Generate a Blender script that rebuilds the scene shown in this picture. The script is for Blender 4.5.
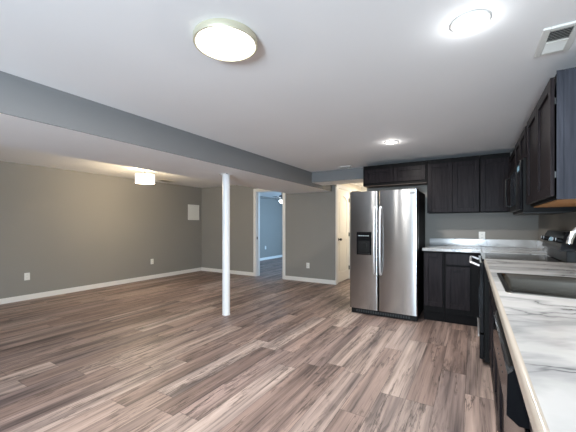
import bpy, bmesh, math, random
from mathutils import Vector, Matrix
random.seed(4)
for o in list(bpy.data.objects): bpy.data.objects.remove(o, do_unlink=True)
sc = bpy.context.scene
C = sc.collection
PI = math.pi

# ------------------------------------------------------------------ camera
cam_d = bpy.data.cameras.new('camera'); cam = bpy.data.objects.new('camera', cam_d); C.objects.link(cam)
cam.location = (0, 0, 1.24)
cam.rotation_euler = (PI/2, 0, math.radians(30.8146))
cam_d.sensor_fit = 'HORIZONTAL'; cam_d.sensor_width = 36.0
cam_d.lens = 310.16/576*36.0
cam_d.shift_y = (224.8-216)/576
cam_d.clip_start = 0.02
sc.camera = cam
# ------------------------------------------------------------------ exposure and world
sc.view_settings.view_transform = 'Standard'
sc.view_settings.look = 'None'
sc.view_settings.gamma = 1.0
sc.view_settings.use_curve_mapping = False
sc.view_settings.exposure = 0.9
w = bpy.data.worlds.new('world'); sc.world = w; w.use_nodes = True
w.node_tree.nodes['Background'].inputs[0].default_value = (0.45, 0.68, 1.0, 1)
w.node_tree.nodes['Background'].inputs[1].default_value = 2.0

# ------------------------------------------------------------------ lights
def area(name, loc, rot, sx, sy, power, col, shape='RECTANGLE', spread=PI):
    d = bpy.data.lights.new(name, 'AREA'); d.shape = shape; d.size = sx; d.size_y = sy
    d.energy = power; d.color = col; d.spread = spread
    o = bpy.data.objects.new(name, d); C.objects.link(o); o.location = loc; o.rotation_euler = rot
    return o
DAY = (0.62, 0.80, 1.0); WARM = (1.0, 0.90, 0.76); NEUT = (1.0, 0.97, 0.93); LAMPW = (1.0, 0.80, 0.52)
area('daylight_patio', (-0.05, -3.08, 0.92), (PI/2+math.radians(32), 0, math.radians(22)), 0.90, 1.05, 180, (0.68,0.85,1.0))          # through the patio window behind the camera
area('daylight_bedroom', (-3.2, 10.9, 1.4), (-PI/2, 0, 0), 1.3, 1.1, 130, (0.38,0.66,1.0))     # through the bedroom window
def lamp(name, loc, power, col, r):
    d = bpy.data.lights.new(name, 'POINT'); d.energy = power; d.color = col; d.shadow_soft_size = r
    o = bpy.data.objects.new(name, d); C.objects.link(o); o.location = loc
    return o
area('light_flush', (-1.095, 1.21, 2.158), (0, 0, 0), 0.29, 0.29, 22, NEUT, 'DISK')
area('light_can_near', (-0.012, 1.70, 2.185), (0, 0, 0), 0.13, 0.13, 8, (1.0, .985, .97), 'DISK')
area('light_can_far', (-0.812, 3.70, 2.185), (0, 0, 0), 0.11, 0.11, 16, (1.0, .94, .87), 'DISK')
area('light_added_rear', (-1.85, -0.3, 2.185), (0, 0, 0), 0.13, 0.13, 14, NEUT, 'DISK')  # added unseen lamp, gives the fridge doors a vertical streak
lamp('light_flush_halo', (-1.095, 1.21, 2.145), 1.6, NEUT, .012)  # added point under the diffuser, makes a halo on the ceiling
lamp('light_can_near_halo', (-0.012, 1.70, 2.150), 0.8, (.92, .97, 1.0), .012)  # added point under the near lens for its ceiling halo
lamp('light_can_far_halo', (-0.812, 3.70, 2.155), 0.55, (1.0, .98, .96), .012)  # added point under the far lens for its ceiling halo
area('light_hall', (-1.85, 7.1, 2.18), (0, 0, 0), 0.2, 0.2, 12, WARM, 'DISK')

# ------------------------------------------------------------------ materials
def mat(name, col=(0.5,)*3, rough=0.5, metal=0.0, spec=0.5, emit=None, estr=0.0):
    m = bpy.data.materials.new(name); m.use_nodes = True
    b = m.node_tree.nodes['Principled BSDF']
    b.inputs['Base Color'].default_value = (*col, 1); b.inputs['Roughness'].default_value = rough
    b.inputs['Metallic'].default_value = metal; b.inputs['Specular IOR Level'].default_value = spec
    if emit: b.inputs['Emission Color'].default_value = (*emit, 1); b.inputs['Emission Strength'].default_value = estr
    return m
class NG:
    def __init__(s, m): s.t = m.node_tree; s.b = s.t.nodes['Principled BSDF']
    def n(s, typ, **kw):
        nd = s.t.nodes.new(typ)
        for k, v in kw.items():
            if k.startswith('i_'): nd.inputs[k[2:].replace('_', ' ')].default_value = v
            else: setattr(nd, k, v)
        return nd
    def l(s, a, b): s.t.links.new(a, b)
    def m(s, op, a, b=None, c=None):
        nd = s.t.nodes.new('ShaderNodeMath'); nd.operation = op
        for i, v in enumerate((a, b, c)):
            if v is None: continue
            if isinstance(v, (int, float)): nd.inputs[i].default_value = v
            else: s.l(v, nd.inputs[i])
        return nd.outputs[0]
    def ramp(s, fac, stops):
        r = s.t.nodes.new('ShaderNodeValToRGB'); e = r.color_ramp.elements
        while len(e) < len(stops): e.new(0.5)
        for el, (p, c) in zip(e, stops): el.position = p; el.color = (*c, 1) if len(c) == 3 else c
        s.l(fac, r.inputs[0]); return r.outputs[0]
    def mix(s, fac, a, b, mode='MIX'):
        nd = s.t.nodes.new('ShaderNodeMix'); nd.data_type = 'RGBA'; nd.blend_type = mode
        for k, v in ((0, fac), (6, a), (7, b)):
            if isinstance(v, (int, float)): nd.inputs[k].default_value = v
            elif isinstance(v, tuple): nd.inputs[k].default_value = (*v, 1)
            else: s.l(v, nd.inputs[k])
        return nd.outputs[2]
    def mapping(s, scale, src='Object'):
        tc = s.n('ShaderNodeTexCoord'); mp = s.n('ShaderNodeMapping'); mp.inputs['Scale'].default_value = scale
        s.l(tc.outputs[src], mp.inputs[0]); return mp.outputs[0]
    def bump(s, h, strength, dist=0.002):
        b = s.n('ShaderNodeBump'); b.inputs['Strength'].default_value = strength; b.inputs['Distance'].default_value = dist
        s.l(h, b.inputs['Height']); s.l(b.outputs[0], s.b.inputs['Normal'])

def paint(name, col, rough=0.7, var=0.03):
    m = mat(name, col, rough, spec=0.3); g = NG(m)
    v = g.mapping((1,1,1)); n = g.n('ShaderNodeTexNoise'); n.inputs['Scale'].default_value = 60; n.inputs['Detail'].default_value = 4
    g.l(v, n.inputs['Vector'])
    n2 = g.n('ShaderNodeTexNoise'); n2.inputs['Scale'].default_value = 1.3; g.l(v, n2.inputs['Vector'])
    a = tuple(c*(1-var) for c in col); b = tuple(c*(1+var) for c in col)
    g.l(g.mix(n2.outputs[0], a, b), g.b.inputs['Base Color'])
    g.bump(n.outputs[0], 0.15, 0.001)
    return m
M = {}
M['wall'] = paint('greige_wall_paint', (0.245, 0.232, 0.212))
M['soffit'] = paint('grey_soffit_paint', (0.205, 0.204, 0.204))
M['ceil'] = paint('white_ceiling_paint', (0.85, 0.84, 0.835), 0.8)
M['trim'] = mat('white_trim_gloss', (0.72, 0.70, 0.67), 0.35)
M['door'] = mat('cream_door_paint', (0.78, 0.75, 0.68), 0.35)
M['cream'] = paint('hall_cream_paint', (0.70, 0.66, 0.58))
M['plastic'] = mat('white_plastic', (0.75, 0.74, 0.70), 0.35, spec=0.3)
M['slot'] = mat('dark_slot', (0.03, 0.03, 0.03), 0.6)
M['column'] = mat('white_column_paint', (0.80, 0.81, 0.82), 0.3)
M['black'] = mat('black_plastic', (0.008, 0.008, 0.008), 0.35, spec=0.2)
M['blackgloss'] = mat('black_gloss_glass', (0.006, 0.006, 0.007), 0.10, spec=0.2)
M['mw_glass'] = mat('glass_blue_reflection', (0.006, 0.010, 0.015), 0.12, spec=0.4)  # blue window reflection put into the glass colour as a tint
M['blackm'] = mat('black_matte', (0.008, 0.008, 0.008), 0.55, spec=0.12)
M['greyplastic'] = mat('dark_grey_plastic', (0.035, 0.035, 0.037), 0.4, spec=0.25)
M['chrome'] = mat('chrome', (0.8, 0.8, 0.8), 0.12, 1.0)
M['nickel'] = mat('brushed_nickel', (0.50, 0.47, 0.42), 0.35, 1.0)
M['goldrim'] = mat('pale_brushed_gold', (0.62, 0.58, 0.44), 0.4, 0.5)
M['handle'] = mat('bright_steel_handle', (0.82, 0.82, 0.84), 0.35, 0.75)
M['bronze'] = mat('dark_bronze', (0.05, 0.045, 0.04), 0.35, 0.8)
M['em_flush'] = mat('lit_diffuser', (0.9,)*3, 0.5, emit=(1.0, 0.98, 0.93), estr=2.2)
M['em_can'] = mat('lit_downlight', (0.9,)*3, 0.5, emit=(1.0, 0.99, 0.97), estr=6.0)
M['em_shade'] = mat('lit_drum_shade', (0.9,)*3, 0.5, emit=(1.0, 0.93, 0.80), estr=1.0)
M['em_fan'] = mat('lit_fan_bowl', (0.9,)*3, 0.5, emit=(0.85, 0.95, 1.0), estr=3.0)
M['legend'] = mat('control_marking', (0.65, 0.68, 0.72), 0.4)
M['screen'] = mat('clock_display', (0.1, 0.2, 0.25), 0.2, emit=(0.5, 0.8, 1.0), estr=0.15)
M['fan'] = mat('fan_blade', (0.10, 0.11, 0.12), 0.4)
M['hinge'] = mat('hinge_steel', (0.10, 0.095, 0.09), 0.45, 1.0)

# steel with vertical brushing
m = M['steel'] = mat('brushed_stainless', (0.50, 0.50, 0.51), 0.30, 1.0); g = NG(m)
v = g.mapping((220, 220, 1.2)); n = g.n('ShaderNodeTexNoise'); n.inputs['Scale'].default_value = 1.0; n.inputs['Detail'].default_value = 3
g.l(v, n.inputs['Vector'])
g.l(g.ramp(n.outputs[0], [(0.3, (0.17,)*3), (0.7, (0.20,)*3)]), g.b.inputs['Roughness'])
g.l(g.mix(n.outputs[0], (0.42, 0.415, 0.41), (0.44, 0.435, 0.43)), g.b.inputs['Base Color'])
g.b.inputs['Anisotropic'].default_value = 0.92; g.b.inputs['Anisotropic Rotation'].default_value = 0.25
tg = g.n('ShaderNodeTangent'); tg.direction_type = 'RADIAL'; tg.axis = 'Z'; g.l(tg.outputs[0], g.b.inputs['Tangent'])
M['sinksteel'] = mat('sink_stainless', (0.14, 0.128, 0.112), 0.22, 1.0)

# espresso cabinet wood
def wood(name, c1, c2, rough, vert=True, spec=0.5):
    m = mat(name, c1, rough, spec=spec); g = NG(m)
    v = g.mapping((26, 26, 1.6) if vert else (1.6, 26, 26)); n = g.n('ShaderNodeTexNoise'); n.inputs['Scale'].default_value = 2.2
    n.inputs['Detail'].default_value = 6; n.inputs['Roughness'].default_value = 0.6; g.l(v, n.inputs['Vector'])
    g.l(g.ramp(n.outputs[0], [(0.3, c1), (0.72, c2)]), g.b.inputs['Base Color'])
    g.bump(n.outputs[0], 0.12, 0.001); return m
M['cab'] = wood('espresso_cabinet_wood', (0.0085, 0.0070, 0.0078), (0.026, 0.0215, 0.0235), 0.33, spec=0.045)
M['frame'] = wood('espresso_frame_shaded', (0.003, 0.0025, 0.0025), (0.008, 0.007, 0.007), 0.5, spec=0.08)  # darker copy of the cabinet wood, carries the shade in the door gaps
M['cabside_daylit'] = wood('espresso_side_daylit', (0.024, 0.026, 0.033), (0.042, 0.045, 0.057), 0.5, spec=0.08)  # espresso wood with bluish daylight put into its colour
M['ply'] = wood('orange_plywood', (0.42, 0.19, 0.06), (0.58, 0.29, 0.11), 0.5, vert=False)
M['toekick'] = mat('toe_kick', (0.006, 0.005, 0.005), 0.5, spec=0.08)

# marble laminate
m = M['marble'] = mat('white_marble_laminate', (0.75,)*3, 0.16, spec=0.5); g = NG(m)
v = g.mapping((1.0, 1.0, 1.0))
mp = g.n('ShaderNodeMapping'); mp.inputs['Rotation'].default_value = (0, 0, math.radians(-22)); mp.inputs['Scale'].default_value = (1.1, 2.3, 2.0); g.l(v, mp.inputs[0])
def veins(scale, width, dist, off):
    n = g.n('ShaderNodeTexNoise'); n.inputs['Scale'].default_value = scale; n.inputs['Detail'].default_value = 5
    n.inputs['Roughness'].default_value = 0.52; n.inputs['Distortion'].default_value = dist
    a = g.n('ShaderNodeMapping'); a.inputs['Location'].default_value = off; g.l(mp.outputs[0], a.inputs[0]); g.l(a.outputs[0], n.inputs['Vector'])
    d = g.m('ABSOLUTE', g.m('SUBTRACT', n.outputs[0], 0.5))
    return g.m('SUBTRACT', 1.0, g.m('MINIMUM', g.m('DIVIDE', d, width), 1.0))
msk = g.n('ShaderNodeTexNoise'); msk.inputs['Scale'].default_value = 2.1; g.l(mp.outputs[0], msk.inputs['Vector'])
mk = g.ramp(msk.outputs[0], [(0.45, (0,)*3), (0.56, (1,)*3)])
v1 = g.m('MULTIPLY', veins(1.25, 0.011, 0.8, (3, 1, 0)), mk)
v2 = g.m('MULTIPLY', veins(1.25, 0.075, 0.8, (3, 1, 0)), 0.68)
cl = g.n('ShaderNodeTexNoise'); cl.inputs['Scale'].default_value = 1.6; cl.inputs['Detail'].default_value = 6; g.l(mp.outputs[0], cl.inputs['Vector'])
base = g.ramp(cl.outputs[0], [(0.35, (0.40, 0.40, 0.395)), (0.55, (0.54, 0.537, 0.53))])
c1 = g.mix(v2, base, (0.22, 0.23, 0.24)); c2 = g.mix(g.m('MULTIPLY', v1, 0.9), c1, (0.05, 0.05, 0.055))
g.l(c2, g.b.inputs['Base Color'])

m = M['edge'] = mat('beige_laminate_edge', (0.40, 0.36, 0.31), 0.22)
# plank floor: boards 0.18 x 1.22 m running along Y
m = M['floor'] = mat('weathered_plank_floor', (0.2,)*3, 0.38, spec=0.45); g = NG(m)
tc = g.n('ShaderNodeTexCoord'); sx = g.n('ShaderNodeSeparateXYZ'); g.l(tc.outputs['Object'], sx.inputs[0])
X, Y = sx.outputs[0], sx.outputs[1]
u = g.m('DIVIDE', g.m('ADD', X, 20.03), 0.18); row = g.m('FLOOR', u); fu = g.m('FRACT', u)
wr = g.n('ShaderNodeTexWhiteNoise', noise_dimensions='1D'); g.l(row, wr.inputs['W'])
vv = g.m('ADD', g.m('DIVIDE', g.m('ADD', Y, 20), 1.22), g.m('MULTIPLY', wr.outputs[0], 7.0)); col = g.m('FLOOR', vv); fv = g.m('FRACT', vv)
cx = g.n('ShaderNodeCombineXYZ'); g.l(row, cx.inputs[0]); g.l(col, cx.inputs[1])
wn = g.n('ShaderNodeTexWhiteNoise', noise_dimensions='2D'); g.l(cx.outputs[0], wn.inputs['Vector'])
r1 = wn.outputs[0]; sc3 = g.n('ShaderNodeSeparateColor'); g.l(wn.outputs[1], sc3.inputs[0]); r2, r3 = sc3.outputs[0], sc3.outputs[1]
def pvec(kx, ky, shift):
    c = g.n('ShaderNodeCombineXYZ')
    g.l(g.m('ADD', g.m('MULTIPLY', X, kx), g.m('MULTIPLY', r2, shift)), c.inputs[0])
    g.l(g.m('ADD', g.m('MULTIPLY', Y, ky), g.m('MULTIPLY', r3, shift)), c.inputs[1])
    g.l(g.m('MULTIPLY', r1, 13.0), c.inputs[2]); return c.outputs[0]
def noise(vec, scale, detail=5, rough=0.6, dist=0.0):
    n = g.n('ShaderNodeTexNoise'); n.inputs['Scale'].default_value = scale; n.inputs['Detail'].default_value = detail
    n.inputs['Roughness'].default_value = rough; n.inputs['Distortion'].default_value = dist; g.l(vec, n.inputs['Vector']); return n.outputs[0]
fine = noise(pvec(46, 1.2, 40), 1.0, 7, 0.64, 0.2)
broad = noise(pvec(10, 0.6, 23), 1.0, 3, 0.5, 0.3)
crackn = noise(pvec(11.0, 0.8, 57), 1.0, 7, 0.60, 0.4)
patch = noise(pvec(5, 1.6, 31), 1.0, 2, 0.5)
tone = g.ramp(r1, [(0.0, (0.190, 0.136, 0.118)), (0.25, (0.250, 0.186, 0.163)), (0.45, (0.215, 0.163, 0.150)), (0.65, (0.330, 0.262, 0.231)), (0.82, (0.258, 0.185, 0.158)), (1.0, (0.360, 0.295, 0.265))])
bro = g.ramp(broad, [(0.30, (0.34, 0.33, 0.35)), (0.44, (0.80, 0.78, 0.78)), (0.55, (1.10, 1.08, 1.06)), (0.70, (1.40, 1.38, 1.36))])
c = g.mix(1.0, tone, bro, 'MULTIPLY')
fin = g.ramp(fine, [(0.34, (0.60,)*3), (0.47, (1.0,)*3), (0.66, (1.20,)*3)])
c = g.mix(1.0, c, fin, 'MULTIPLY')
mott = noise(pvec(34, 5, 71), 1.0, 5, 0.7, 0.6); mpatch = noise(pvec(6.5, 1.3, 11), 1.0, 2, 0.5)
mt = g.m('MULTIPLY', g.ramp(mott, [(0.40, (1,)*3), (0.52, (0,)*3)]), g.ramp(mpatch, [(0.50, (0,)*3), (0.60, (1,)*3)]))
c = g.mix(g.m('MULTIPLY', mt, 0.7), c, (0.055, 0.040, 0.036))
strk = noise(pvec(90, 1.5, 91), 1.0, 3, 0.5)
c = g.mix(g.ramp(strk, [(0.30, (0.75,)*3), (0.38, (0,)*3)]), c, (0.05, 0.036, 0.032))
ck = g.m('SUBTRACT', 1.0, g.m('MINIMUM', g.m('DIVIDE', g.m('ABSOLUTE', g.m('SUBTRACT', crackn, 0.52)), 0.020), 1.0))
ck = g.m('MULTIPLY', ck, g.ramp(patch, [(0.44, (0,)*3), (0.54, (1,)*3)]))
c = g.mix(g.m('MULTIPLY', ck, 0.85), c, (0.030, 0.020, 0.018))
edge_u = g.m('MINIMUM', fu, g.m('SUBTRACT', 1.0, fu)); edge_v = g.m('MINIMUM', fv, g.m('SUBTRACT', 1.0, fv))
gu = g.m('LESS_THAN', edge_u, 0.009); gv = g.m('LESS_THAN', edge_v, 0.0014); gap = g.m('MAXIMUM', gu, gv)
c = g.mix(g.m('MULTIPLY', gap, 0.7), c, (0.03, 0.022, 0.02))
g.l(c, g.b.inputs['Base Color'])
g.l(g.ramp(fine, [(0.3, (0.55,)*3), (0.7, (0.42,)*3)]), g.b.inputs['Roughness'])
g.bump(g.m('SUBTRACT', fine, g.m('ADD', g.m('MULTIPLY', gap, 1.5), ck)), 0.25, 0.001)

# ------------------------------------------------------------------ mesh helpers
def BM(): return bmesh.new()
def box(b, x0, y0, z0, x1, y1, z1, bev=0.0, seg=2):
    x0, x1 = sorted((x0, x1)); y0, y1 = sorted((y0, y1)); z0, z1 = sorted((z0, z1))
    r = bmesh.ops.create_cube(b, size=1.0, matrix=Matrix.Translation(((x0+x1)/2, (y0+y1)/2, (z0+z1)/2)) @ Matrix.Diagonal((x1-x0, y1-y0, z1-z0, 1)))
    if bev > 0:
        es = list({e for v in r['verts'] for e in v.link_edges})
        bmesh.ops.bevel(b, geom=es, offset=bev, segments=seg, profile=0.5, affect='EDGES')
    return r['verts']
def cyl(b, p0, p1, r0, r1=None, seg=32, cap=True):
    p0, p1 = Vector(p0), Vector(p1); d = p1-p0; r1 = r0 if r1 is None else r1
    rot = d.to_track_quat('Z', 'Y').to_matrix().to_4x4()
    return bmesh.ops.create_cone(b, cap_ends=cap, segments=seg, radius1=r0, radius2=r1, depth=d.length, matrix=Matrix.Translation((p0+p1)/2) @ rot)['verts']
def lathe(b, cx, cy, prof, seg=48):
    rings = []
    for r, z in prof:
        if r < 1e-6: rings.append([b.verts.new((cx, cy, z))])
        else: rings.append([b.verts.new((cx+r*math.cos(2*PI*i/seg), cy+r*math.sin(2*PI*i/seg), z)) for i in range(seg)])
    for a, c in zip(rings, rings[1:]):
        for i in range(seg):
            j = (i+1) % seg
            if len(a) == 1 and len(c) == 1: continue
            if len(a) == 1: b.faces.new((a[0], c[i], c[j]))
            elif len(c) == 1: b.faces.new((a[i], a[j], c[0]))
            else: b.faces.new((a[i], a[j], c[j], c[i]))
def tube(b, pts, r, seg=12, taper=None):
    pts = [Vector(p) for p in pts]; rings = []; up = Vector((0, 0, 1))
    prev = None
    for i, p in enumerate(pts):
        t = (pts[min(i+1, len(pts)-1)]-pts[max(i-1, 0)]).normalized()
        ref = prev if prev is not None else (up if abs(t.z) < 0.9 else Vector((1, 0, 0)))
        n = (ref - t*ref.dot(t)).normalized(); prev = n; bn = t.cross(n)
        rr = r if taper is None else taper[i]
        rings.append([b.verts.new(p+(n*math.cos(2*PI*k/seg)+bn*math.sin(2*PI*k/seg))*rr) for k in range(seg)])
    for a, c in zip(rings, rings[1:]):
        for k in range(seg): b.faces.new((a[k], a[(k+1) % seg], c[(k+1) % seg], c[k]))
    b.faces.new(rings[0][::-1]); b.faces.new(rings[-1])
def prism(b, poly, axis, a0, a1):
    """extrude a polygon given in the two other axes along axis ('x','y' or 'z')"""
    def P(p, a): return {'x': (a, p[0], p[1]), 'y': (p[0], a, p[1]), 'z': (p[0], p[1], a)}[axis]
    A = [b.verts.new(P(p, a0)) for p in poly]; B = [b.verts.new(P(p, a1)) for p in poly]
    b.faces.new(A); b.faces.new(B[::-1]); n = len(poly)
    for i in range(n): b.faces.new((A[i], B[i], B[(i+1) % n], A[(i+1) % n]))
def wpos(o):
    p = Vector((0, 0, 0))
    while o is not None: p += o.location; o = o.parent
    return p
def obj(name, b, m, parent=None, smooth=False):
    bmesh.ops.recalc_face_normals(b, faces=b.faces)
    if parent is not None:
        bmesh.ops.translate(b, verts=b.verts, vec=-wpos(parent))
    me = bpy.data.meshes.new(name); b.to_mesh(me); b.free()
    me.materials.append(M[m] if isinstance(m, str) else m)
    if smooth:
        for p in me.polygons: p.use_smooth = True
        me.set_sharp_from_angle(angle=math.radians(35))
    o = bpy.data.objects.new(name, me); C.objects.link(o); o.parent = parent
    return o
def thing(name, label, cat, loc=(0, 0, 0), group=None):
    o = bpy.data.objects.new(name, None); C.objects.link(o); o.location = loc; o.empty_display_size = 0.1
    o['label'] = label; o['category'] = cat
    if group: o['group'] = group
    return o
def tag(o, label, cat, group=None):
    o['label'] = label; o['category'] = cat
    if group: o['group'] = group
    return o
def struct(name, b, m, parent=None, smooth=False):
    o = obj(name, b, m, parent, smooth)
    if parent is None: o['kind'] = 'structure'
    return o
def copy_tree(o, parent=None):
    c = o.copy(); C.objects.link(c); c.parent = parent
    for ch in list(o.children): copy_tree(ch, c)
    return c

# ------------------------------------------------------------------ room shell
XL, XR = -6.33, 0.72          # outer walls
YB, YK, YR = 6.03, 5.05, -3.2 # far wall, kitchen wall, rear wall
ZC, ZL = 2.20, 2.24           # kitchen and left ceilings
XS0, XS1, ZS = -3.56, -2.53, 1.94
YF = 11.2
b = BM(); box(b, XL-.12, YR-.12, -.1, XR+.12, YF+.12, 0); struct('floor', b, 'floor')
b = BM(); box(b, XL-.12, YR-.12, 0, XL, YF+.12, 2.4); struct('wall_left', b, 'wall')
b = BM(); box(b, XR, YR-.12, 0, XR+.12, YK+.12, 2.4); struct('wall_right', b, 'wall')
DX0, DX1, DZ = -4.50, -3.725, 2.045    # bedroom doorway
b = BM(); box(b, XL, YB, 0, DX0, YB+.12, 2.4); box(b, DX1, YB, 0, -2.45, YB+.12, 2.4); box(b, DX0, YB, DZ, DX1, YB+.12, 2.4); struct('wall_back', b, 'wall')
HY0, HY1 = 6.135, 6.865
b = BM(); box(b, -2.57, YB+.12, 0, -2.45, HY0, 2.4); box(b, -2.57, HY1, 0, -2.45, 7.75, 2.4); box(b, -2.57, HY0, 2.03, -2.45, HY1, 2.4); struct('wall_hall_left', b, 'cream')
b = BM(); box(b, -2.57, 7.75, 0, -1.38, 7.87, 2.4); struct('wall_hall_end', b, 'cream')
b = BM(); box(b, -1.50, YK+.12, 0, -1.38, 7.75, 2.4); struct('wall_hall_right', b, 'cream')
b = BM(); box(b, -1.50, YK, 0, XR, YK+.12, 2.4); struct('wall_kitchen', b, 'wall')
b = BM(); box(b, XL, YF, 0, -3.9, YF+.12, 2.4); box(b, -2.5, YF, 0, -1.5, YF+.12, 2.4); box(b, -3.9, YF, 0, -2.5, YF+.12, .8); box(b, -3.9, YF, 2.0, -2.5, YF+.12, 2.4); struct('wall_bedroom_far', b, 'wall')
b = BM(); box(b, -1.62, 7.87, 0, -1.50, YF, 2.4); struct('wall_bedroom_right', b, 'wall')
b = BM(); box(b, XL, YR-.12, 0, -.55, YR, 2.4); box(b, .45, YR-.12, 0, XR, YR, 2.4); box(b, -.55, YR-.12, 1.55, .45, YR, 2.4); box(b, -.55, YR-.12, 0, .45, YR, .3); struct('wall_rear', b, 'wall')
b = BM(); box(b, XS1, YR-.12, ZC, XR+.12, YF+.12, 2.4); struct('ceiling', b, 'ceil')
b = BM(); box(b, XL-.12, YR-.12, ZL, XS0, YF+.12, 2.4); box(b, XS0, YB+.12, ZL, XS1, YF+.12, 2.4); struct('ceiling_left', b, 'ceil')
# soffits: ceiling-white underside, grey cheek
b = BM(); box(b, XS0, YR, ZS, XS1-.012, YB, 2.4); struct('ceiling_soffit_left', b, 'ceil')
b = BM(); box(b, XS1-.012, YR, ZS, XS1, YB, 2.2); struct('wall_soffit_left', b, 'soffit')
b = BM(); box(b, XS1, 5.102, 2.01, -1.50, 5.56, 2.2); struct('ceiling_soffit_back', b, 'ceil')
b = BM(); box(b, XS1, 5.09, 2.01, -1.46, 5.102, 2.2); struct('wall_soffit_back', b, 'soffit')
# windows behind the camera and in the bedroom
def window(name, x0, x1, y, z0, z1):
    b = BM(); f = .05
    box(b, x0, y-.04, z0, x0+f, y+.04, z1); box(b, x1-f, y-.04, z0, x1, y+.04, z1)
    box(b, x0+f, y-.04, z0, x1-f, y+.04, z0+f); box(b, x0+f, y-.04, z1-f, x1-f, y+.04, z1)
    box(b, (x0+x1)/2-.03, y-.03, z0+f, (x0+x1)/2+.03, y+.03, z1-f)
    struct(name, b, 'trim')
window('window_1', -.55, .45, YR-.06, .3, 1.55)
window('window_2', -3.9, -2.5, YF+.06, .8, 2.0)

# baseboards
def baseboard(name, segs, h=.085, t=.014):
    b = BM()
    for (x0, y0, x1, y1, nx, ny) in segs:
        box(b, min(x0, x1, x0+nx*t, x1+nx*t), min(y0, y1, y0+ny*t, y1+ny*t), 0, max(x0, x1, x0+nx*t, x1+nx*t), max(y0, y1, y0+ny*t, y1+ny*t), h-.012)
        tt = t*.6
        box(b, min(x0, x1, x0+nx*tt, x1+nx*tt), min(y0, y1, y0+ny*tt, y1+ny*tt), h-.012, max(x0, x1, x0+nx*tt, x1+nx*tt), max(y0, y1, y0+ny*tt, y1+ny*tt), h)
    struct(name, b, 'trim')
baseboard('baseboard_left', [(XL, YR, XL, YB, 1, 0)])
baseboard('baseboard_back', [(XL+.014, YB, DX0-.066, YB, 0, -1), (DX1+.066, YB, -2.45, YB, 0, -1)])
baseboard('baseboard_bedroom', [(XL, YB+.12, XL, YF, 1, 0)])
baseboard('baseboard_hall', [(-2.45, YB-.014, -2.45, HY0-.07, 1, 0), (-2.45, HY1+.07, -2.45, 7.75, 1, 0), (-2.436, 7.75, -1.5, 7.75, 0, -1)])
# doorway casing of the bedroom
b = BM(); cw = .064
box(b, DX0-cw, YB-.016, 0, DX0, YB, DZ+cw, .003); box(b, DX1, YB-.016, 0, DX1+cw, YB, DZ+cw, .003); box(b, DX0, YB-.016, DZ, DX1, YB, DZ+cw, .003)
box(b, DX0, YB-.004, 0, DX0+.018, YB+.14, DZ); box(b, DX1-.018, YB-.004, 0, DX1, YB+.14, DZ); box(b, DX0+.018, YB-.004, DZ-.018, DX1-.018, YB+.14, DZ)
box(b, DX0+.018, YB+.05, 0, DX0+.030, YB+.085, DZ-.018); box(b, DX1-.030, YB+.05, 0, DX1-.018, YB+.085, DZ-.018)
t1 = struct('trim_1', b, 'trim')
b = BM(); box(b, DX0+.018, YB+.012, .89, DX0+.0205, YB+.045, .95); obj('strike_plate', b, 'bronze', t1)
# hall door (closed, in the side wall), arch-top two-panel leaf
b = BM(); box(b, -2.45, HY0-.064, 0, -2.434, HY0, 2.03+.064, .003); box(b, -2.45, HY1, 0, -2.434, HY1+.064, 2.03+.064, .003); box(b, -2.45, HY0, 2.03, -2.434, HY1, 2.03+.064, .003)
box(b, -2.56, HY0, 0, -2.44, HY0+.016, 2.03); box(b, -2.56, HY1-.016, 0, -2.44, HY1, 2.03); box(b, -2.56, HY0+.016, 2.014, -2.44, HY1-.016, 2.03)
box(b, -2.455, YB, 0, -2.439, YB+.03, 2.03)
struct('trim_2', b, 'trim')
def hall_door():
    y0, y1, z0, z1 = HY0+.02, HY1-.02, .012, 2.010
    xb, xf = -2.492, -2.452
    b = BM(); box(b, xb, y0, z0, xf-.016, y1, z1)
    st = .105
    box(b, xf-.016, y0, z0, xf, y0+st, z1); box(b, xf-.016, y1-st, z0, xf, y1, z1)
    box(b, xf-.016, y0+st, z0, xf, y1-st, z0+.20); box(b, xf-.016, y0+st, .92, xf, y1-st, 1.03)
    # arched top rail
    ya, yb = y0+st, y1-st; n = 14; top = z1; pts = [(ya, top), (ya, 1.76)]
    for i in range(1, n): 
        t = i/n; pts.append((ya+(yb-ya)*t, 1.76+.11*math.sin(PI*t)))
    pts += [(yb, 1.76), (yb, top)]
    # split into quads to keep faces convex
    for i in range(1, len(pts)-2):
        a, c = pts[i], pts[i+1]
        prism(b, [(a[0], a[1]), (c[0], c[1]), (c[0], top), (a[0], top)], 'x', xf-.016, xf)
    # raised fields
    box(b, xf-.016, ya+.035, z0+.235, xf-.006, yb-.035, .885, .003, 1)
    box(b, xf-.016, ya+.035, 1.065, xf-.006, yb-.035, 1.73, .003, 1)
    d = struct('door_1', b, 'door')
    b = BM(); yk = y0+.050; cyl(b, (xf, yk, .93), (xf+.008, yk, .93), .028); cyl(b, (xf+.008, yk, .93), (xf+.04, yk, .93), .010)
    r = bmesh.ops.create_uvsphere(b, u_segments=20, v_segments=12, radius=.027, matrix=Matrix.Translation((xf+.052, yk, .93))); obj('door_knob', b, 'bronze', d, True)
    for z in (.26, 1.02, 1.80):
        b = BM(); cyl(b, (xf+.008, HY1-.012, z-.045), (xf+.008, HY1-.012, z+.045), .008, seg=12); box(b, xf, HY1-.045, z-.045, xf+.003, HY1-.012, z+.045)
        obj('hinge', b, 'bronze', d)
hall_door()

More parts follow.
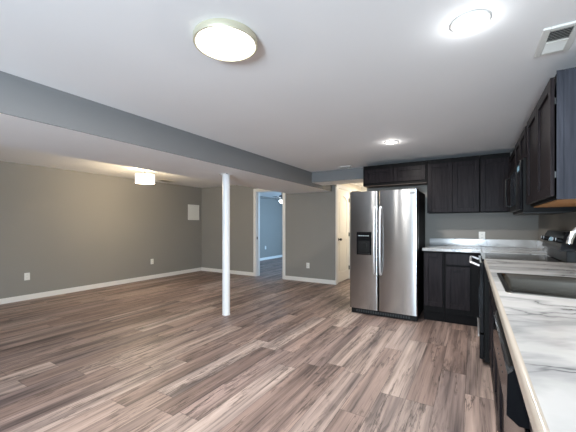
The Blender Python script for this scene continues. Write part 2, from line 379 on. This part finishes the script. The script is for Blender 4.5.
# ------------------------------------------------------------------ support column
t = thing('support_column', 'round white steel support column standing alone on the plank floor', 'column', (-2.93, 3.243, 0))
b = BM(); cyl(b, (-2.93, 3.243, .012), (-2.93, 3.243, 1.928), .052, seg=40); obj('shaft', b, 'column', t, True)
b = BM(); box(b, -2.985, 3.188, 1.932, -2.875, 3.298, 1.94, .002); obj('top_plate', b, 'ceil', t)
b = BM(); lathe(b, -2.93, 3.243, [(0, .012), (.052, .012), (.055, .006), (.055, 0), (0, 0)], 40); obj('base_plate', b, 'column', t)
for sx_ in (-1, 1):
    b = BM(); cyl(b, (-2.93+sx_*.062, 3.19, 1.933), (-2.93+sx_*.062, 3.19, 1.940), .007, seg=10); obj('bolt', b, 'hinge', t)

# ------------------------------------------------------------------ outlets
def outlet(label, loc, face, group='white wall outlets'):
    """face: 'x' looks to +X, 'y' looks to -Y"""
    t = thing('wall_outlet', label, 'outlet', loc, group)
    def bx(b, u0, z0, u1, z1, d0, d1, bev=0):
        x, y, z = loc
        if face == 'x': box(b, x+d0, y+u0, z+z0, x+d1, y+u1, z+z1, bev, 1)
        else: box(b, x+u0, y-d1, z+z0, x+u1, y-d0, z+z1, bev, 1)
    b = BM(); bx(b, -.038, -.06, .038, .06, 0, .006, .0025); obj('cover_plate', b, 'plastic', t)
    for s in (-1, 1):
        b = BM(); bx(b, -.017, s*.024-.016, .017, s*.024+.016, .006, .008, .001); r = obj('receptacle', b, 'plastic', t)
        b = BM()
        for q in (-.007, .007): bx(b, q-.0015, s*.024-.004, q+.0015, s*.024+.006, .008, .0084)
        obj('slot', b, 'slot', r)
    return t
outlet('white outlet low on the greige left wall, nearest the camera', (XL, 2.193, .386), 'x')
outlet('white outlet low on the greige left wall, the one nearer the far corner', (XL, 4.517, .397), 'x')
outlet('white outlet low on the wall between bedroom doorway and cream door', (-3.089, YB, .353), 'y')
outlet('white outlet seen through the bedroom doorway on the blue-lit wall', (XL, 9.05, .43), 'x')
outlet('white outlet above the marble backsplash behind the back counter', (.107, YK, 1.085), 'y')

# access panel
t = thing('access_panel', 'square white access panel high on the left wall near the corner', 'wall panel', (XL, 5.75, 1.567))
b = BM(); y0, y1, z0, z1 = 5.56, 5.94, 1.367, 1.767
box(b, XL, y0, z0, XL+.010, y0+.03, z1, .002); box(b, XL, y1-.03, z0, XL+.010, y1, z1, .002); box(b, XL, y0+.03, z0, XL+.010, y1-.03, z0+.03, .002); box(b, XL, y0+.03, z1-.03, XL+.010, y1-.03, z1, .002)
obj('frame', b, 'plastic', t)
b = BM(); box(b, XL, y0+.032, z0+.032, XL+.006, y1-.032, z1-.032); obj('door_panel', b, 'plastic', t)

# ------------------------------------------------------------------ ceiling fixtures
cx, cy = -1.095, 1.21
t = thing('flush_ceiling_light', 'large round flush ceiling light with pale gold rim, lit', 'ceiling light', (cx, cy, ZC))
b = BM(); lathe(b, cx, cy, [(.140, 2.199), (.161, 2.199), (.163, 2.195), (.163, 2.168), (.161, 2.165), (.153, 2.165), (.151, 2.169), (.140, 2.169)]); obj('rim', b, 'goldrim', t, True)
b = BM(); lathe(b, cx, cy, [(.1515, 2.172), (.148, 2.166), (.08, 2.163), (0, 2.162)]); obj('diffuser', b, 'em_flush', t, True)
def can(label, x, y, r):
    t = thing('recessed_downlight', label, 'ceiling light', (x, y, ZC), 'recessed ceiling downlights')
    b = BM(); lathe(b, x, y, [(r*.76, 2.199), (r*.76, 2.192), (r*.80, 2.191), (r*.97, 2.195), (r, 2.199)]); obj('trim_ring', b, 'plastic', t, True)
    b = BM(); lathe(b, x, y, [(r*.76, 2.194), (r*.4, 2.191), (0, 2.190)]); obj('lens', b, 'em_can', t, True)
can('lit recessed downlight nearest the camera, beside the ceiling air vent', -.012, 1.70, .084)
can('lit recessed downlight further away, in front of the fridge', -.812, 3.70, .076)
can('added unseen downlight behind the camera, for the streak on the fridge', -1.85, -.30, .10)  # unseen fixture added to go with the rear streak light
# drum semi-flush lamp
cx, cy = -5.03, 3.45
t = thing('drum_ceiling_lamp', 'small lit drum shade ceiling lamp near the left wall', 'ceiling light', (cx, cy, ZL))
b = BM(); lathe(b, cx, cy, [(0, 2.239), (.065, 2.239), (.065, 2.225), (.05, 2.215), (0, 2.215)]); obj('canopy', b, 'bronze', t, True)
b = BM(); cyl(b, (cx, cy, 1.985), (cx, cy, 2.216), .010, seg=12); obj('stem', b, 'bronze', t)
b = BM(); lathe(b, cx, cy, [(.155, 2.135), (.160, 2.135), (.160, 1.985), (.155, 1.985), (.155, 2.135)]); sh = obj('lamp_shade', b, 'em_shade', t, True)
b = BM(); lathe(b, cx, cy, [(.1605, 2.035), (.1625, 2.035), (.1625, 2.025), (.1605, 2.025), (.1605, 2.035)]); obj('shade_band', b, 'nickel', sh, True)
b = BM(); lathe(b, cx, cy, [(.154, 1.989), (.1, 1.988), (0, 1.987)]); obj('diffuser', b, 'em_shade', t, True)
for dx in (-.07, .07):
    b = BM(); bmesh.ops.create_uvsphere(b, u_segments=16, v_segments=10, radius=.028, matrix=Matrix.Translation((cx+dx, cy, 2.09))); obj('bulb', b, 'em_shade', t, True)
ld = bpy.data.lights.new('drum_lamp_light', 'POINT'); ld.energy = 14; ld.color = LAMPW; ld.shadow_soft_size = .05
lo = bpy.data.objects.new('drum_lamp_light', ld); C.objects.link(lo); lo.location = (cx, cy, 2.16)
ld = bpy.data.lights.new('drum_lamp_down', 'POINT'); ld.energy = 26; ld.color = LAMPW; ld.shadow_soft_size = .08
lo = bpy.data.objects.new('drum_lamp_down', ld); C.objects.link(lo); lo.location = (cx, cy, 1.90)

# air vents
def register(name, label, x0, y0, x1, y1, z, dark_first=True, two=True):
    t = thing(name, label, 'air vent', ((x0+x1)/2, (y0+y1)/2, z), 'ceiling air vents')
    f = .032; b = BM()
    box(b, x0, y0, z-.010, x0+f, y1, z, .003, 1); box(b, x1-f, y0, z-.010, x1, y1, z, .003, 1)
    box(b, x0+f, y0, z-.010, x1-f, y0+f, z, .003, 1); box(b, x0+f, y1-f, z-.010, x1-f, y1, z, .003, 1)
    obj('frame', b, 'plastic', t)
    b = BM(); box(b, x0+f, y0+f, z-.002, x1-f, y1-f, z-.0005); obj('duct_opening', b, 'slot', t)
    b = BM(); n = 14; L = y1-y0-2*f
    for i in range(n):
        y = y0+f+L*(i+.5)/n; tilt = -.008 if (two and i >= n/2) else .008
        prism(b, [(y-tilt, z-.012), (y-tilt+.0015, z-.012), (y+tilt+.0015, z-.003), (y+tilt, z-.003)], 'x', x0+f, x1-f)
    obj('louvre', b, 'plastic', t)
    if two:
        b = BM(); box(b, x0+f, (y0+y1)/2-.004, z-.013, x1-f, (y0+y1)/2+.004, z-.003); obj('divider', b, 'plastic', t)
register('ceiling_vent', 'white ceiling air vent above the right wall cabinets', .296, 1.945, .450, 2.235, ZC)
register('ceiling_vent', 'small dark ceiling vent in front of the back soffit', -1.92, 4.83, -1.70, 4.97, ZC, two=False)
register('ceiling_vent', 'small ceiling vent beyond the drum lamp by the left wall', -6.1, 4.45, -5.86, 4.80, ZL, two=False)

# bedroom ceiling fan
fx, fy = -4.76, 7.64
t = thing('ceiling_fan', 'dark ceiling fan with lit bowl seen through the bedroom doorway', 'ceiling fan', (fx, fy, ZL))
b = BM(); lathe(b, fx, fy, [(0, 2.239), (.07, 2.239), (.05, 2.19), (.015, 2.18), (.015, 2.09), (0, 2.09)], 24); obj('downrod', b, 'fan', t, True)
b = BM(); lathe(b, fx, fy, [(0, 2.10), (.07, 2.095), (.10, 2.05), (.10, 1.99), (.06, 1.955), (0, 1.955)], 32); obj('motor', b, 'fan', t, True)
b = BM(); lathe(b, fx, fy, [(.0, 1.953), (.085, 1.953), (.09, 1.92), (.06, 1.875), (0, 1.86)], 32); obj('light_bowl', b, 'em_fan', t, True)
for k in range(5):
    a = 2*PI*k/5+1.17; ca, sa = math.cos(a), math.sin(a)
    b = BM(); vs = box(b, .16, -.065, 2.005, .62, .065, 2.012, .003, 1); vs2 = box(b, .09, -.02, 1.998, .2, .02, 2.005)
    bmesh.ops.transform(b, matrix=Matrix.Translation((fx, fy, 0)) @ Matrix.Rotation(a, 4, 'Z'), verts=b.verts)
    obj('blade', b, 'fan', t)
ld = bpy.data.lights.new('fan_light', 'POINT'); ld.energy = 5; ld.color = (.7, .88, 1); ld.shadow_soft_size = .08
lo = bpy.data.objects.new('fan_light', ld); C.objects.link(lo); lo.location = (fx, fy, 1.80)

# ------------------------------------------------------------------ cabinet builders
def shaker(b, axis, face, u0, u1, z0, z1, th=.019, st=.055, rec=.012):
    """shaker door; axis 'y': its front looks to -Y at y=face; axis 'x': front looks to -X at x=face; u runs along the other axis"""
    def bx(ua, ub, za, zb, d0, d1, bev=0):
        if axis == 'y': box(b, ua, face+d0, za, ub, face+d1, zb, bev, 1)
        else: box(b, face+d0, ua, za, face+d1, ub, zb, bev, 1)
    bx(u0, u0+st, z0, z1, 0, th, .0018); bx(u1-st, u1, z0, z1, 0, th, .0018)
    bx(u0+st, u1-st, z0, z0+st, 0, th, .0018); bx(u0+st, u1-st, z1-st, z1, 0, th, .0018)
    bx(u0+st-.004, u1-st+.004, z0+st-.004, z1-st+.004, rec, th-.002)
def slab(b, axis, face, u0, u1, z0, z1, th=.019):
    if axis == 'y': box(b, u0, face, z0, u1, face+th, z1, .003, 2)
    else: box(b, face, u0, z0, face+th, u1, z1, .003, 2)
def carcass(axis, front, back, u0, u1, z0, z1, parent, m='frame', name='carcass'):
    b = BM()
    if axis == 'y': box(b, u0, front, z0, u1, back, z1, .001, 1)
    else: box(b, front, u0, z0, back, u1, z1, .001, 1)
    return obj(name, b, m, parent)
def cabinet(name, label, axis, front, back, u0, u1, z0, z1, doors, drawers=(), toe=None, group=None, base=None, gapd=.002):
    loc = ((u0+u1)/2, (front+back)/2, 0 if toe else z0) if axis == 'y' else ((front+back)/2, (u0+u1)/2, 0 if toe else z0)
    t = thing(name, label, 'cabinet', loc, group)
    carcass(axis, front, back, u0, u1, z0, z1, t)
    for (a, c, e, f) in doors:
        b = BM(); shaker(b, axis, front-.019-gapd, a, c, e, f); obj('door', b, 'cab', t)
    for (a, c, e, f) in drawers:
        b = BM(); slab(b, axis, front-.019-gapd, a, c, e, f); obj('drawer_front', b, 'cab', t)
    if toe:
        b = BM()
        if axis == 'y': box(b, u0, front+toe, 0, u1, back, z0)
        else: box(b, front+toe, u0, 0, back, u1, z0)
        obj('toe_kick', b, 'toekick', t)
    return t
ZT = .943; ZB = .903      # counter top and underside
UB, UT = 1.385, 2.095     # wall cabinets

# back run, wall cabinets
cabinet('wall_cabinet', 'dark shaker wall cabinet with two tall doors, right of the fridge', 'y', 4.742, YK-.002, -.552, .074, 1.405, 2.145, [(-.545, -.242, 1.412, 2.085), (-.236, .068, 1.412, 2.085)], group='dark wall cabinets')
cabinet('wall_cabinet', 'dark single-door wall cabinet in the far kitchen corner', 'y', 4.742, YK-.002, .078, .398, 1.405, 2.145, [(.084, .385, 1.412, 2.085)], group='dark wall cabinets')
t = cabinet('wall_cabinet', 'short wide dark wall cabinet with two doors directly above the fridge', 'y', 4.742, YK-.002, -1.466, -.556, 1.84, 2.145, [(-1.44, -1.013, 1.875, 2.085), (-1.007, -.575, 1.875, 2.085)], group='dark wall cabinets')
b = BM(); box(b, -1.46, 4.75, 1.832, -.562, 5.04, 1.8395); obj('underside', b, wood('brown_underside', (.06, .035, .025), (.09, .055, .04), .5, vert=False), t)
# right run, wall cabinets
t = thing('wall_cabinet', 'dark two-door wall cabinet nearest the camera with end panel coloured grey-blue as if daylit', 'cabinet', (.56, 2.7, 1.38), 'dark wall cabinets')
carcass('x', .402, XR-.002, 2.236, 3.19, 1.388, 2.09, t)
b = BM(); box(b, .400, 2.230, 1.380, XR-.002, 2.236, 2.09); box(b, .396, 2.226, 1.380, .424, 2.230, 2.09); obj('end_panel', b, 'cabside_daylit', t)
b = BM(); box(b, .424, 2.24, 1.380, XR-.004, 3.188, 1.3878); obj('underside', b, 'ply', t)
for a, c_ in ((2.222, 2.662), (2.667, 3.10)):
    b = BM(); shaker(b, 'x', .368, a, c_, 1.40, 2.055, st=.06); obj('door', b, 'cab', t)
for z in (1.52, 1.93):
    b = BM(); box(b, .387, 2.245, z-.02, .402, 2.285, z+.02, .003, 1); obj('hinge', b, 'hinge', t)
cabinet('wall_cabinet', 'small dark wall cabinet above the black microwave', 'x', .392, XR-.002, 3.20, 3.96, 1.80, 2.09, [(3.205, 3.577, 1.805, 2.055), (3.583, 3.955, 1.805, 2.055)], group='dark wall cabinets')
cabinet('wall_cabinet', 'dark wall cabinet between the microwave and the far corner', 'x', .402, XR-.002, 3.964, 4.715, 1.405, 2.09, [(3.985, 4.69, 1.412, 2.055)], group='dark wall cabinets')

# microwave
t = thing('microwave', 'black over-the-range microwave hanging under the small wall cabinet', 'microwave', (.53, 3.58, 1.34))
b = BM(); box(b, .355, 3.20, 1.345, XR-.004, 3.96, 1.797, .004); obj('body', b, 'blackm', t)
b = BM(); box(b, .330, 3.42, 1.365, .354, 3.955, 1.780, .006); d = obj('door', b, 'black', t)
b = BM(); box(b, .3275, 3.47, 1.42, .3305, 3.86, 1.73); obj('window_glass', b, 'mw_glass', d)
b = BM(); tube(b, [(.330, 3.90, 1.42), (.295, 3.90, 1.44), (.290, 3.90, 1.57), (.295, 3.90, 1.70), (.330, 3.90, 1.72)], .009); obj('handle', b, 'black', d, True)
b = BM(); box(b, .334, 3.205, 1.365, .354, 3.415, 1.780, .004); p = obj('control_panel', b, 'blackgloss', t)
b = BM(); box(b, .3325, 3.25, 1.70, .3345, 3.37, 1.74); obj('display', b, 'screen', p)
b = BM(); box(b, .36, 3.24, 1.338, .66, 3.92, 1.345); obj('vent_grille', b, 'slot', t)

# back run, base cabinets
FB = 4.372
cabinet('base_cabinet', 'narrow dark base cabinet with one full-height door, beside the fridge', 'y', FB, YK-.002, -.552, -.312, .125, ZB-.001, [(-.546, -.330, .20, .885)], toe=.05, group='dark base cabinets')
cabinet('base_cabinet', 'dark base cabinet with drawer over door, under the back counter', 'y', FB, YK-.002, -.310, .098, .125, ZB-.001, [(-.292, -.030, .195, .720)], [(-.292, -.030, .742, .885)], toe=.05, group='dark base cabinets')
# right run base cabinets  (front plane x)
FX = .118
cabinet('base_cabinet', 'dark base cabinet in the right run, next to the range', 'x', FX+.021, XR-.002, 2.43, 3.215, .11, ZB-.001, [(2.44, 2.815, .125, .73), (2.825, 3.205, .125, .73)], [(2.44, 2.815, .745, .885), (2.825, 3.205, .745, .885)], toe=.06, group='dark base cabinets')
t = thing('base_cabinet', 'dark two-door sink base cabinet under the steel sink', 'cabinet', (.42, 2.0, 0), 'dark base cabinets')
b = BM(); box(b, FX+.021, 1.60, .11, XR-.002, 2.428, .66); box(b, FX+.021, 1.60, .66, FX+.032, 2.428, ZB-.001); obj('carcass', b, 'frame', t)
for a, c_ in ((1.61, 2.01), (2.02, 2.42)):
    b = BM(); shaker(b, 'x', FX, a, c_, .125, .73); obj('door', b, 'cab', t)
b = BM(); slab(b, 'x', FX, 1.61, 2.42, .745, .885); obj('drawer_front', b, 'cab', t)
b = BM(); box(b, FX+.081, 1.60, 0, XR-.002, 2.428, .11); obj('toe_kick', b, 'toekick', t)
cabinet('base_cabinet', 'dark base cabinet directly beside the dishwasher, on its near side', 'x', FX+.021, XR-.002, .30, .965, .11, ZB-.001, [(.31, .630, .125, .73), (.64, .955, .125, .73)], [(.31, .630, .745, .885), (.64, .955, .745, .885)], toe=.06, group='dark base cabinets')
cabinet('base_cabinet', 'dark base cabinet at the very end of the right run, beside the camera', 'x', FX+.021, XR-.002, -.9, .298, .11, ZB-.001, [(-.89, -.31, .125, .73), (-.30, .288, .125, .73)], [(-.89, -.31, .745, .885), (-.30, .288, .745, .885)], toe=.06, group='dark base cabinets')
cabinet('base_cabinet', 'dark corner base cabinet past the range', 'x', FX, XR-.002, 4.00, FB-.024, .11, ZB-.001, [], toe=.05, group='dark base cabinets')
# dishwasher
t = thing('dishwasher', 'black dishwasher with protruding control bar in the right run', 'dishwasher', (.42, 1.28, 0))
b = BM(); box(b, .142, .972, .02, XR-.01, 1.593, ZB-.003); obj('body', b, 'blackm', t)
b = BM(); box(b, .112, .975, .11, .140, 1.590, .722, .004); obj('door', b, 'blackgloss', t)
b = BM(); prism(b, [(.140, .728), (.100, .728), (.074, .75), (.076, .855), (.090, .868), (.140, .868)], 'y', .975, 1.590); cp = obj('control_panel', b, 'blackgloss', t)
b = BM(); prism(b, [(.083, .868), (.078, .8695), (.082, .874), (.098, .874), (.100, .868)], 'y', .985, 1.580); obj('handle_lip', b, 'black', cp)
for i in range(5):
    b = BM(); box(b, .0738, 1.12+i*.05, .80, .0755, 1.128+i*.05, .804); obj('button_mark', b, 'greyplastic', cp)

# ------------------------------------------------------------------ countertops
CX = .083
t = thing('countertop', 'long white marble-look countertop on the right run', 'countertop', (.4, 1.2, ZB))
SX0, SX1, SY0, SY1 = .135, .565, 1.665, 2.285
b = BM()
def nose(b, x, y0, y1):   # rolled front edge
    n = 5; r = .012; p = [(x+.012, ZB), (x+.004, ZB), (x, ZB+.004)]
    for i in range(n+1):
        a = PI-(PI/2)*i/n; p.append((x+r+r*math.cos(a), ZT-r+r*math.sin(a)))
    prism(b, p, 'y', y0, y1)
box(b, CX+.012, -.95, ZB, SX0, 3.225, ZT)
box(b, SX1, -.95, ZB, XR-.002, 3.225, ZT)
box(b, SX0, -.95, ZB, SX1, SY0, ZT); box(b, SX0, SY1, ZB, SX1, 3.225, ZT)
obj('worktop', b, 'marble', t)
b = BM(); nose(b, CX, -.95, 3.225); fe = obj('front_edge', b, 'edge', t, True); fe['label'] = 'rolled beige-tinted front edge'
b = BM(); box(b, XR-.02, -.95, ZT, XR-.002, 3.222, ZT+.10, .003); obj('backsplash', b, 'marble', t)
t = thing('countertop', 'white marble-look countertop in the far corner, right of the fridge', 'countertop', (0, 4.7, ZB))
b = BM(); box(b, -.565, 4.33, ZB, .09, YK-.002, ZT, .006, 3); box(b, .09, 3.99, ZB, XR-.002, YK-.002, ZT, .003, 2); obj('worktop', b, 'marble', t)
b = BM(); box(b, -.552, YK-.020, ZT, XR-.002, YK-.002, ZT+.10, .003); box(b, XR-.020, 3.995, ZT, XR-.002, YK-.022, ZT+.10, .003); obj('backsplash', b, 'marble', t)

# sink
t = thing('kitchen_sink', 'stainless steel drop-in sink set in the right countertop', 'sink', (.35, 1.975, .70))
b = BM()
ro = .022
def rr(x0, y0, x1, y1, r, z, n=5):
    out = []
    for (cx_, cy_, a0) in ((x1-r, y1-r, 0), (x0+r, y1-r, PI/2), (x0+r, y0+r, PI), (x1-r, y0+r, 1.5*PI)):
        for i in range(n+1):
            a = a0+PI/2*i/n; out.append(b.verts.new((cx_+r*math.cos(a), cy_+r*math.sin(a), z)))
    return out
loops = [rr(SX0-.012, SY0-.012, SX1+.012, SY1+.012, .03, ZT+.0006), rr(SX0-.011, SY0-.011, SX1+.011, SY1+.011, .03, ZT+.004), rr(SX0+.008, SY0+.008, SX1-.008, SY1-.008, .03, ZT+.003),
         rr(SX0+.014, SY0+.014, SX1-.014, SY1-.014, .03, ZT-.004), rr(SX0+.020, SY0+.020, SX1-.020, SY1-.020, .035, ZT-.03), rr(SX0+.034, SY0+.034, SX1-.034, SY1-.034, .05, ZT-.19), rr(SX0+.06, SY0+.06, SX1-.06, SY1-.06, .05, ZT-.205)]
for A, B in zip(loops, loops[1:]):
    for i in range(len(A)): b.faces.new((A[i], A[(i+1) % len(A)], B[(i+1) % len(B)], B[i]))
b.faces.new(loops[-1])
obj('basin', b, 'sinksteel', t, True)
b = BM(); lathe(b, .35, 1.975, [(0, ZT-.203), (.022, ZT-.203), (.040, ZT-.2005), (.045, ZT-.2035)], 28); obj('drain', b, 'chrome', t, True)
# faucet
t = thing('kitchen_faucet', 'chrome arched kitchen faucet behind the steel sink', 'faucet', (.635, 1.97, ZT))
b = BM(); lathe(b, .635, 1.97, [(0, ZT+.055), (.020, ZT+.05), (.023, ZT+.01), (.030, ZT+.004), (.030, ZT), (0, ZT)], 28); obj('base', b, 'chrome', t, True)
pts = [(.635, 1.97, ZT+.05)]
for i in range(0, 15):
    a = PI*i/14*.97; pts.append((.515+.12*math.cos(a), 1.97, ZT+.195+.12*math.sin(a)))
b = BM(); tube(b, pts, .0125, 14); obj('spout', b, 'chrome', t, True)
b = BM(); tube(b, [(.635, 1.948, ZT+.035), (.635, 1.93, ZT+.05), (.62, 1.90, ZT+.085)], .007, 10); obj('lever', b, 'chrome', t, True)

# ------------------------------------------------------------------ range
RY0, RY1 = 3.232, 3.982
t = thing('range', 'black free-standing range with rear control panel, between the counters', 'stove', (.38, (RY0+RY1)/2, 0))
b = BM(); box(b, .085, RY0, .03, .70, RY1, .920, .003); obj('body', b, 'blackm', t)
b = BM(); box(b, .070, RY0, .920, .62, RY1, .938, .004); ck_ = obj('cooktop', b, 'blackgloss', t)
for (x, y, r) in ((.22, 3.42, .095), (.22, 3.80, .075), (.47, 3.42, .075), (.47, 3.80, .095)):
    b = BM(); lathe(b, x, y, [(r-.003, .9385), (r, .9388), (r+.003, .9385)], 40); obj('burner_ring', b, 'greyplastic', ck_)
b = BM(); box(b, .050, RY0+.006, .28, .084, RY1-.006, .905, .005); d = obj('oven_door', b, 'blackgloss', t)
b = BM(); box(b, .048, RY0+.10, .40, .0515, RY1-.10, .68); obj('window_glass', b, 'mw_glass', d)
b = BM(); tube(b, [(.05, RY0+.06, .872), (.0, RY0+.06, .893), (-.016, RY0+.065, .897), (-.020, RY0+.10, .898), (-.020, RY1-.10, .898), (-.016, RY1-.065, .897), (.0, RY1-.06, .893), (.05, RY1-.06, .872)], .010, 12); obj('handle', b, 'handle', d, True)
b = BM(); box(b, .050, RY0+.006, .05, .084, RY1-.006, .268, .005); dr = obj('storage_drawer', b, 'blackgloss', t)
b = BM(); box(b, .040, RY0+.08, .225, .0495, RY1-.08, .245, .003); obj('handle', b, 'handle', dr)
b = BM(); box(b, .635, RY0+.005, .938, .70, RY1-.005, 1.03, .004); obj('backguard_base', b, 'black', t)
b = BM(); prism(b, [(.700, 1.035), (.600, 1.030), (.597, 1.045), (.620, 1.150), (.640, 1.185), (.675, 1.195), (.700, 1.188)], 'y', RY0, RY1); bg = obj('control_panel', b, 'blackgloss', t)
b = BM(); prism(b, [(.5955, 1.033), (.594, 1.036), (.6065, 1.085), (.610, 1.085), (.600, 1.033)], 'y', RY0+.01, RY1-.01); obj('trim_strip', b, 'greyplastic', bg)
b = BM(); prism(b, [(.6045, 1.098), (.6015, 1.098), (.608, 1.130), (.611, 1.130)], 'y', 3.52, 3.69); obj('display', b, 'screen', bg)
for y in (3.30, 3.40, 3.80, 3.91):
    b = BM(); cyl(b, (.612, y, 1.110), (.582, y, 1.118), .022, .018, 20); k = obj('knob', b, 'black', bg, True)
    b = BM(); box(b, .578, y-.002, 1.108, .583, y+.002, 1.134); obj('pointer', b, 'legend', k)
for i in range(4):
    for j in range(2): b = BM(); box(b, .6005+j*.004, 3.47-i*.012-.004+(.26 if i > 1 else 0), 1.095+j*.016, .6035+j*.004, 3.47-i*.012+.002+(.26 if i > 1 else 0), 1.103+j*.016); obj('button_mark', b, 'legend', bg)

# ------------------------------------------------------------------ refrigerator
FX0, FX1, FSPL, FY = -1.495, -.598, -1.093, 4.20
t = thing('refrigerator', 'stainless side-by-side refrigerator with ice dispenser', 'refrigerator', (-1.04, 4.6, 0))
b = BM(); box(b, FX0+.008, FY+.075, .035, FX1-.008, 4.96, 1.690, .006); obj('cabinet_body', b, 'blackm', t)
b = BM(); box(b, FX0+.01, FY+.055, .0, FX1-.01, FY+.12, .075, .006); gr = obj('base_grille', b, 'black', t)
b = BM()
for i in range(22): box(b, FX0+.08+i*.033, FY+.052, .02, FX0+.10+i*.033, FY+.0555, .055)
obj('grille_slot', b, 'slot', gr)
def fdoor(x0, x1):
    b = BM(); r = .022; n = 5
    p = [(x0, FY+.068)]
    for i in range(n+1):
        a = PI+PI/2*i/n; p.append((x0+r+r*math.cos(a), FY+r+r*math.sin(a)))
    for i in range(n+1):
        a = 1.5*PI+PI/2*i/n; p.append((x1-r+r*math.cos(a), FY+r+r*math.sin(a)))
    p.append((x1, FY+.068)); prism(b, p, 'z', .082, 1.698); return obj('door', b, 'steel', t, True)
dl = fdoor(FX0, FSPL-.004); drr = fdoor(FSPL+.004, FX1)
for d, hx in ((dl, -1.137), (drr, -1.060)):
    zz = [.575, .585, .62, .75, 1.03, 1.32, 1.43, 1.468, 1.478]; dd = [0, .028, .042, .055, .060, .055, .042, .028, 0]
    b = BM(); tube(b, [(hx, FY+.004-q, z) for z, q in zip(zz, dd)], .013, 14); obj('handle', b, 'handle', d, True)
b = BM(); y = FY
box(b, -1.392, y-.006, .828, -1.184, y+.002, 1.142, .004); dp = obj('ice_dispenser', b, 'blackgloss', dl)
b = BM(); box(b, -1.365, y-.0075, .86, -1.21, y-.0055, 1.02); obj('recess', b, 'black', dp)
b = BM(); box(b, -1.33, y-.018, .93, -1.245, y-.0075, .99, .003); obj('paddle', b, 'black', dp)
b = BM(); box(b, -1.37, y-.02, .838, -1.205, y-.006, .852, .002); obj('drip_tray', b, 'black', dp)
for i in range(5):
    b = BM(); box(b, -1.362+i*.031, y-.0072, 1.085, -1.345+i*.031, y-.0058, 1.093); obj('button_mark', b, 'legend', dp)
b = BM(); box(b, -.70, y-.0015, 1.640, -.635, y+.0005, 1.650); obj('name_badge', b, 'greyplastic', drr)
for x in (FX0+.07, FX1-.07):
    b = BM(); box(b, x-.05, FY+.02, 1.698, x+.05, FY+.14, 1.712, .004); obj('hinge_cover', b, 'greyplastic', t)
for x in (FX0+.05, FX1-.05):
    b = BM(); cyl(b, (x, FY+.60, 0), (x, FY+.60, .036), .02, seg=16); obj('foot', b, 'black', t)
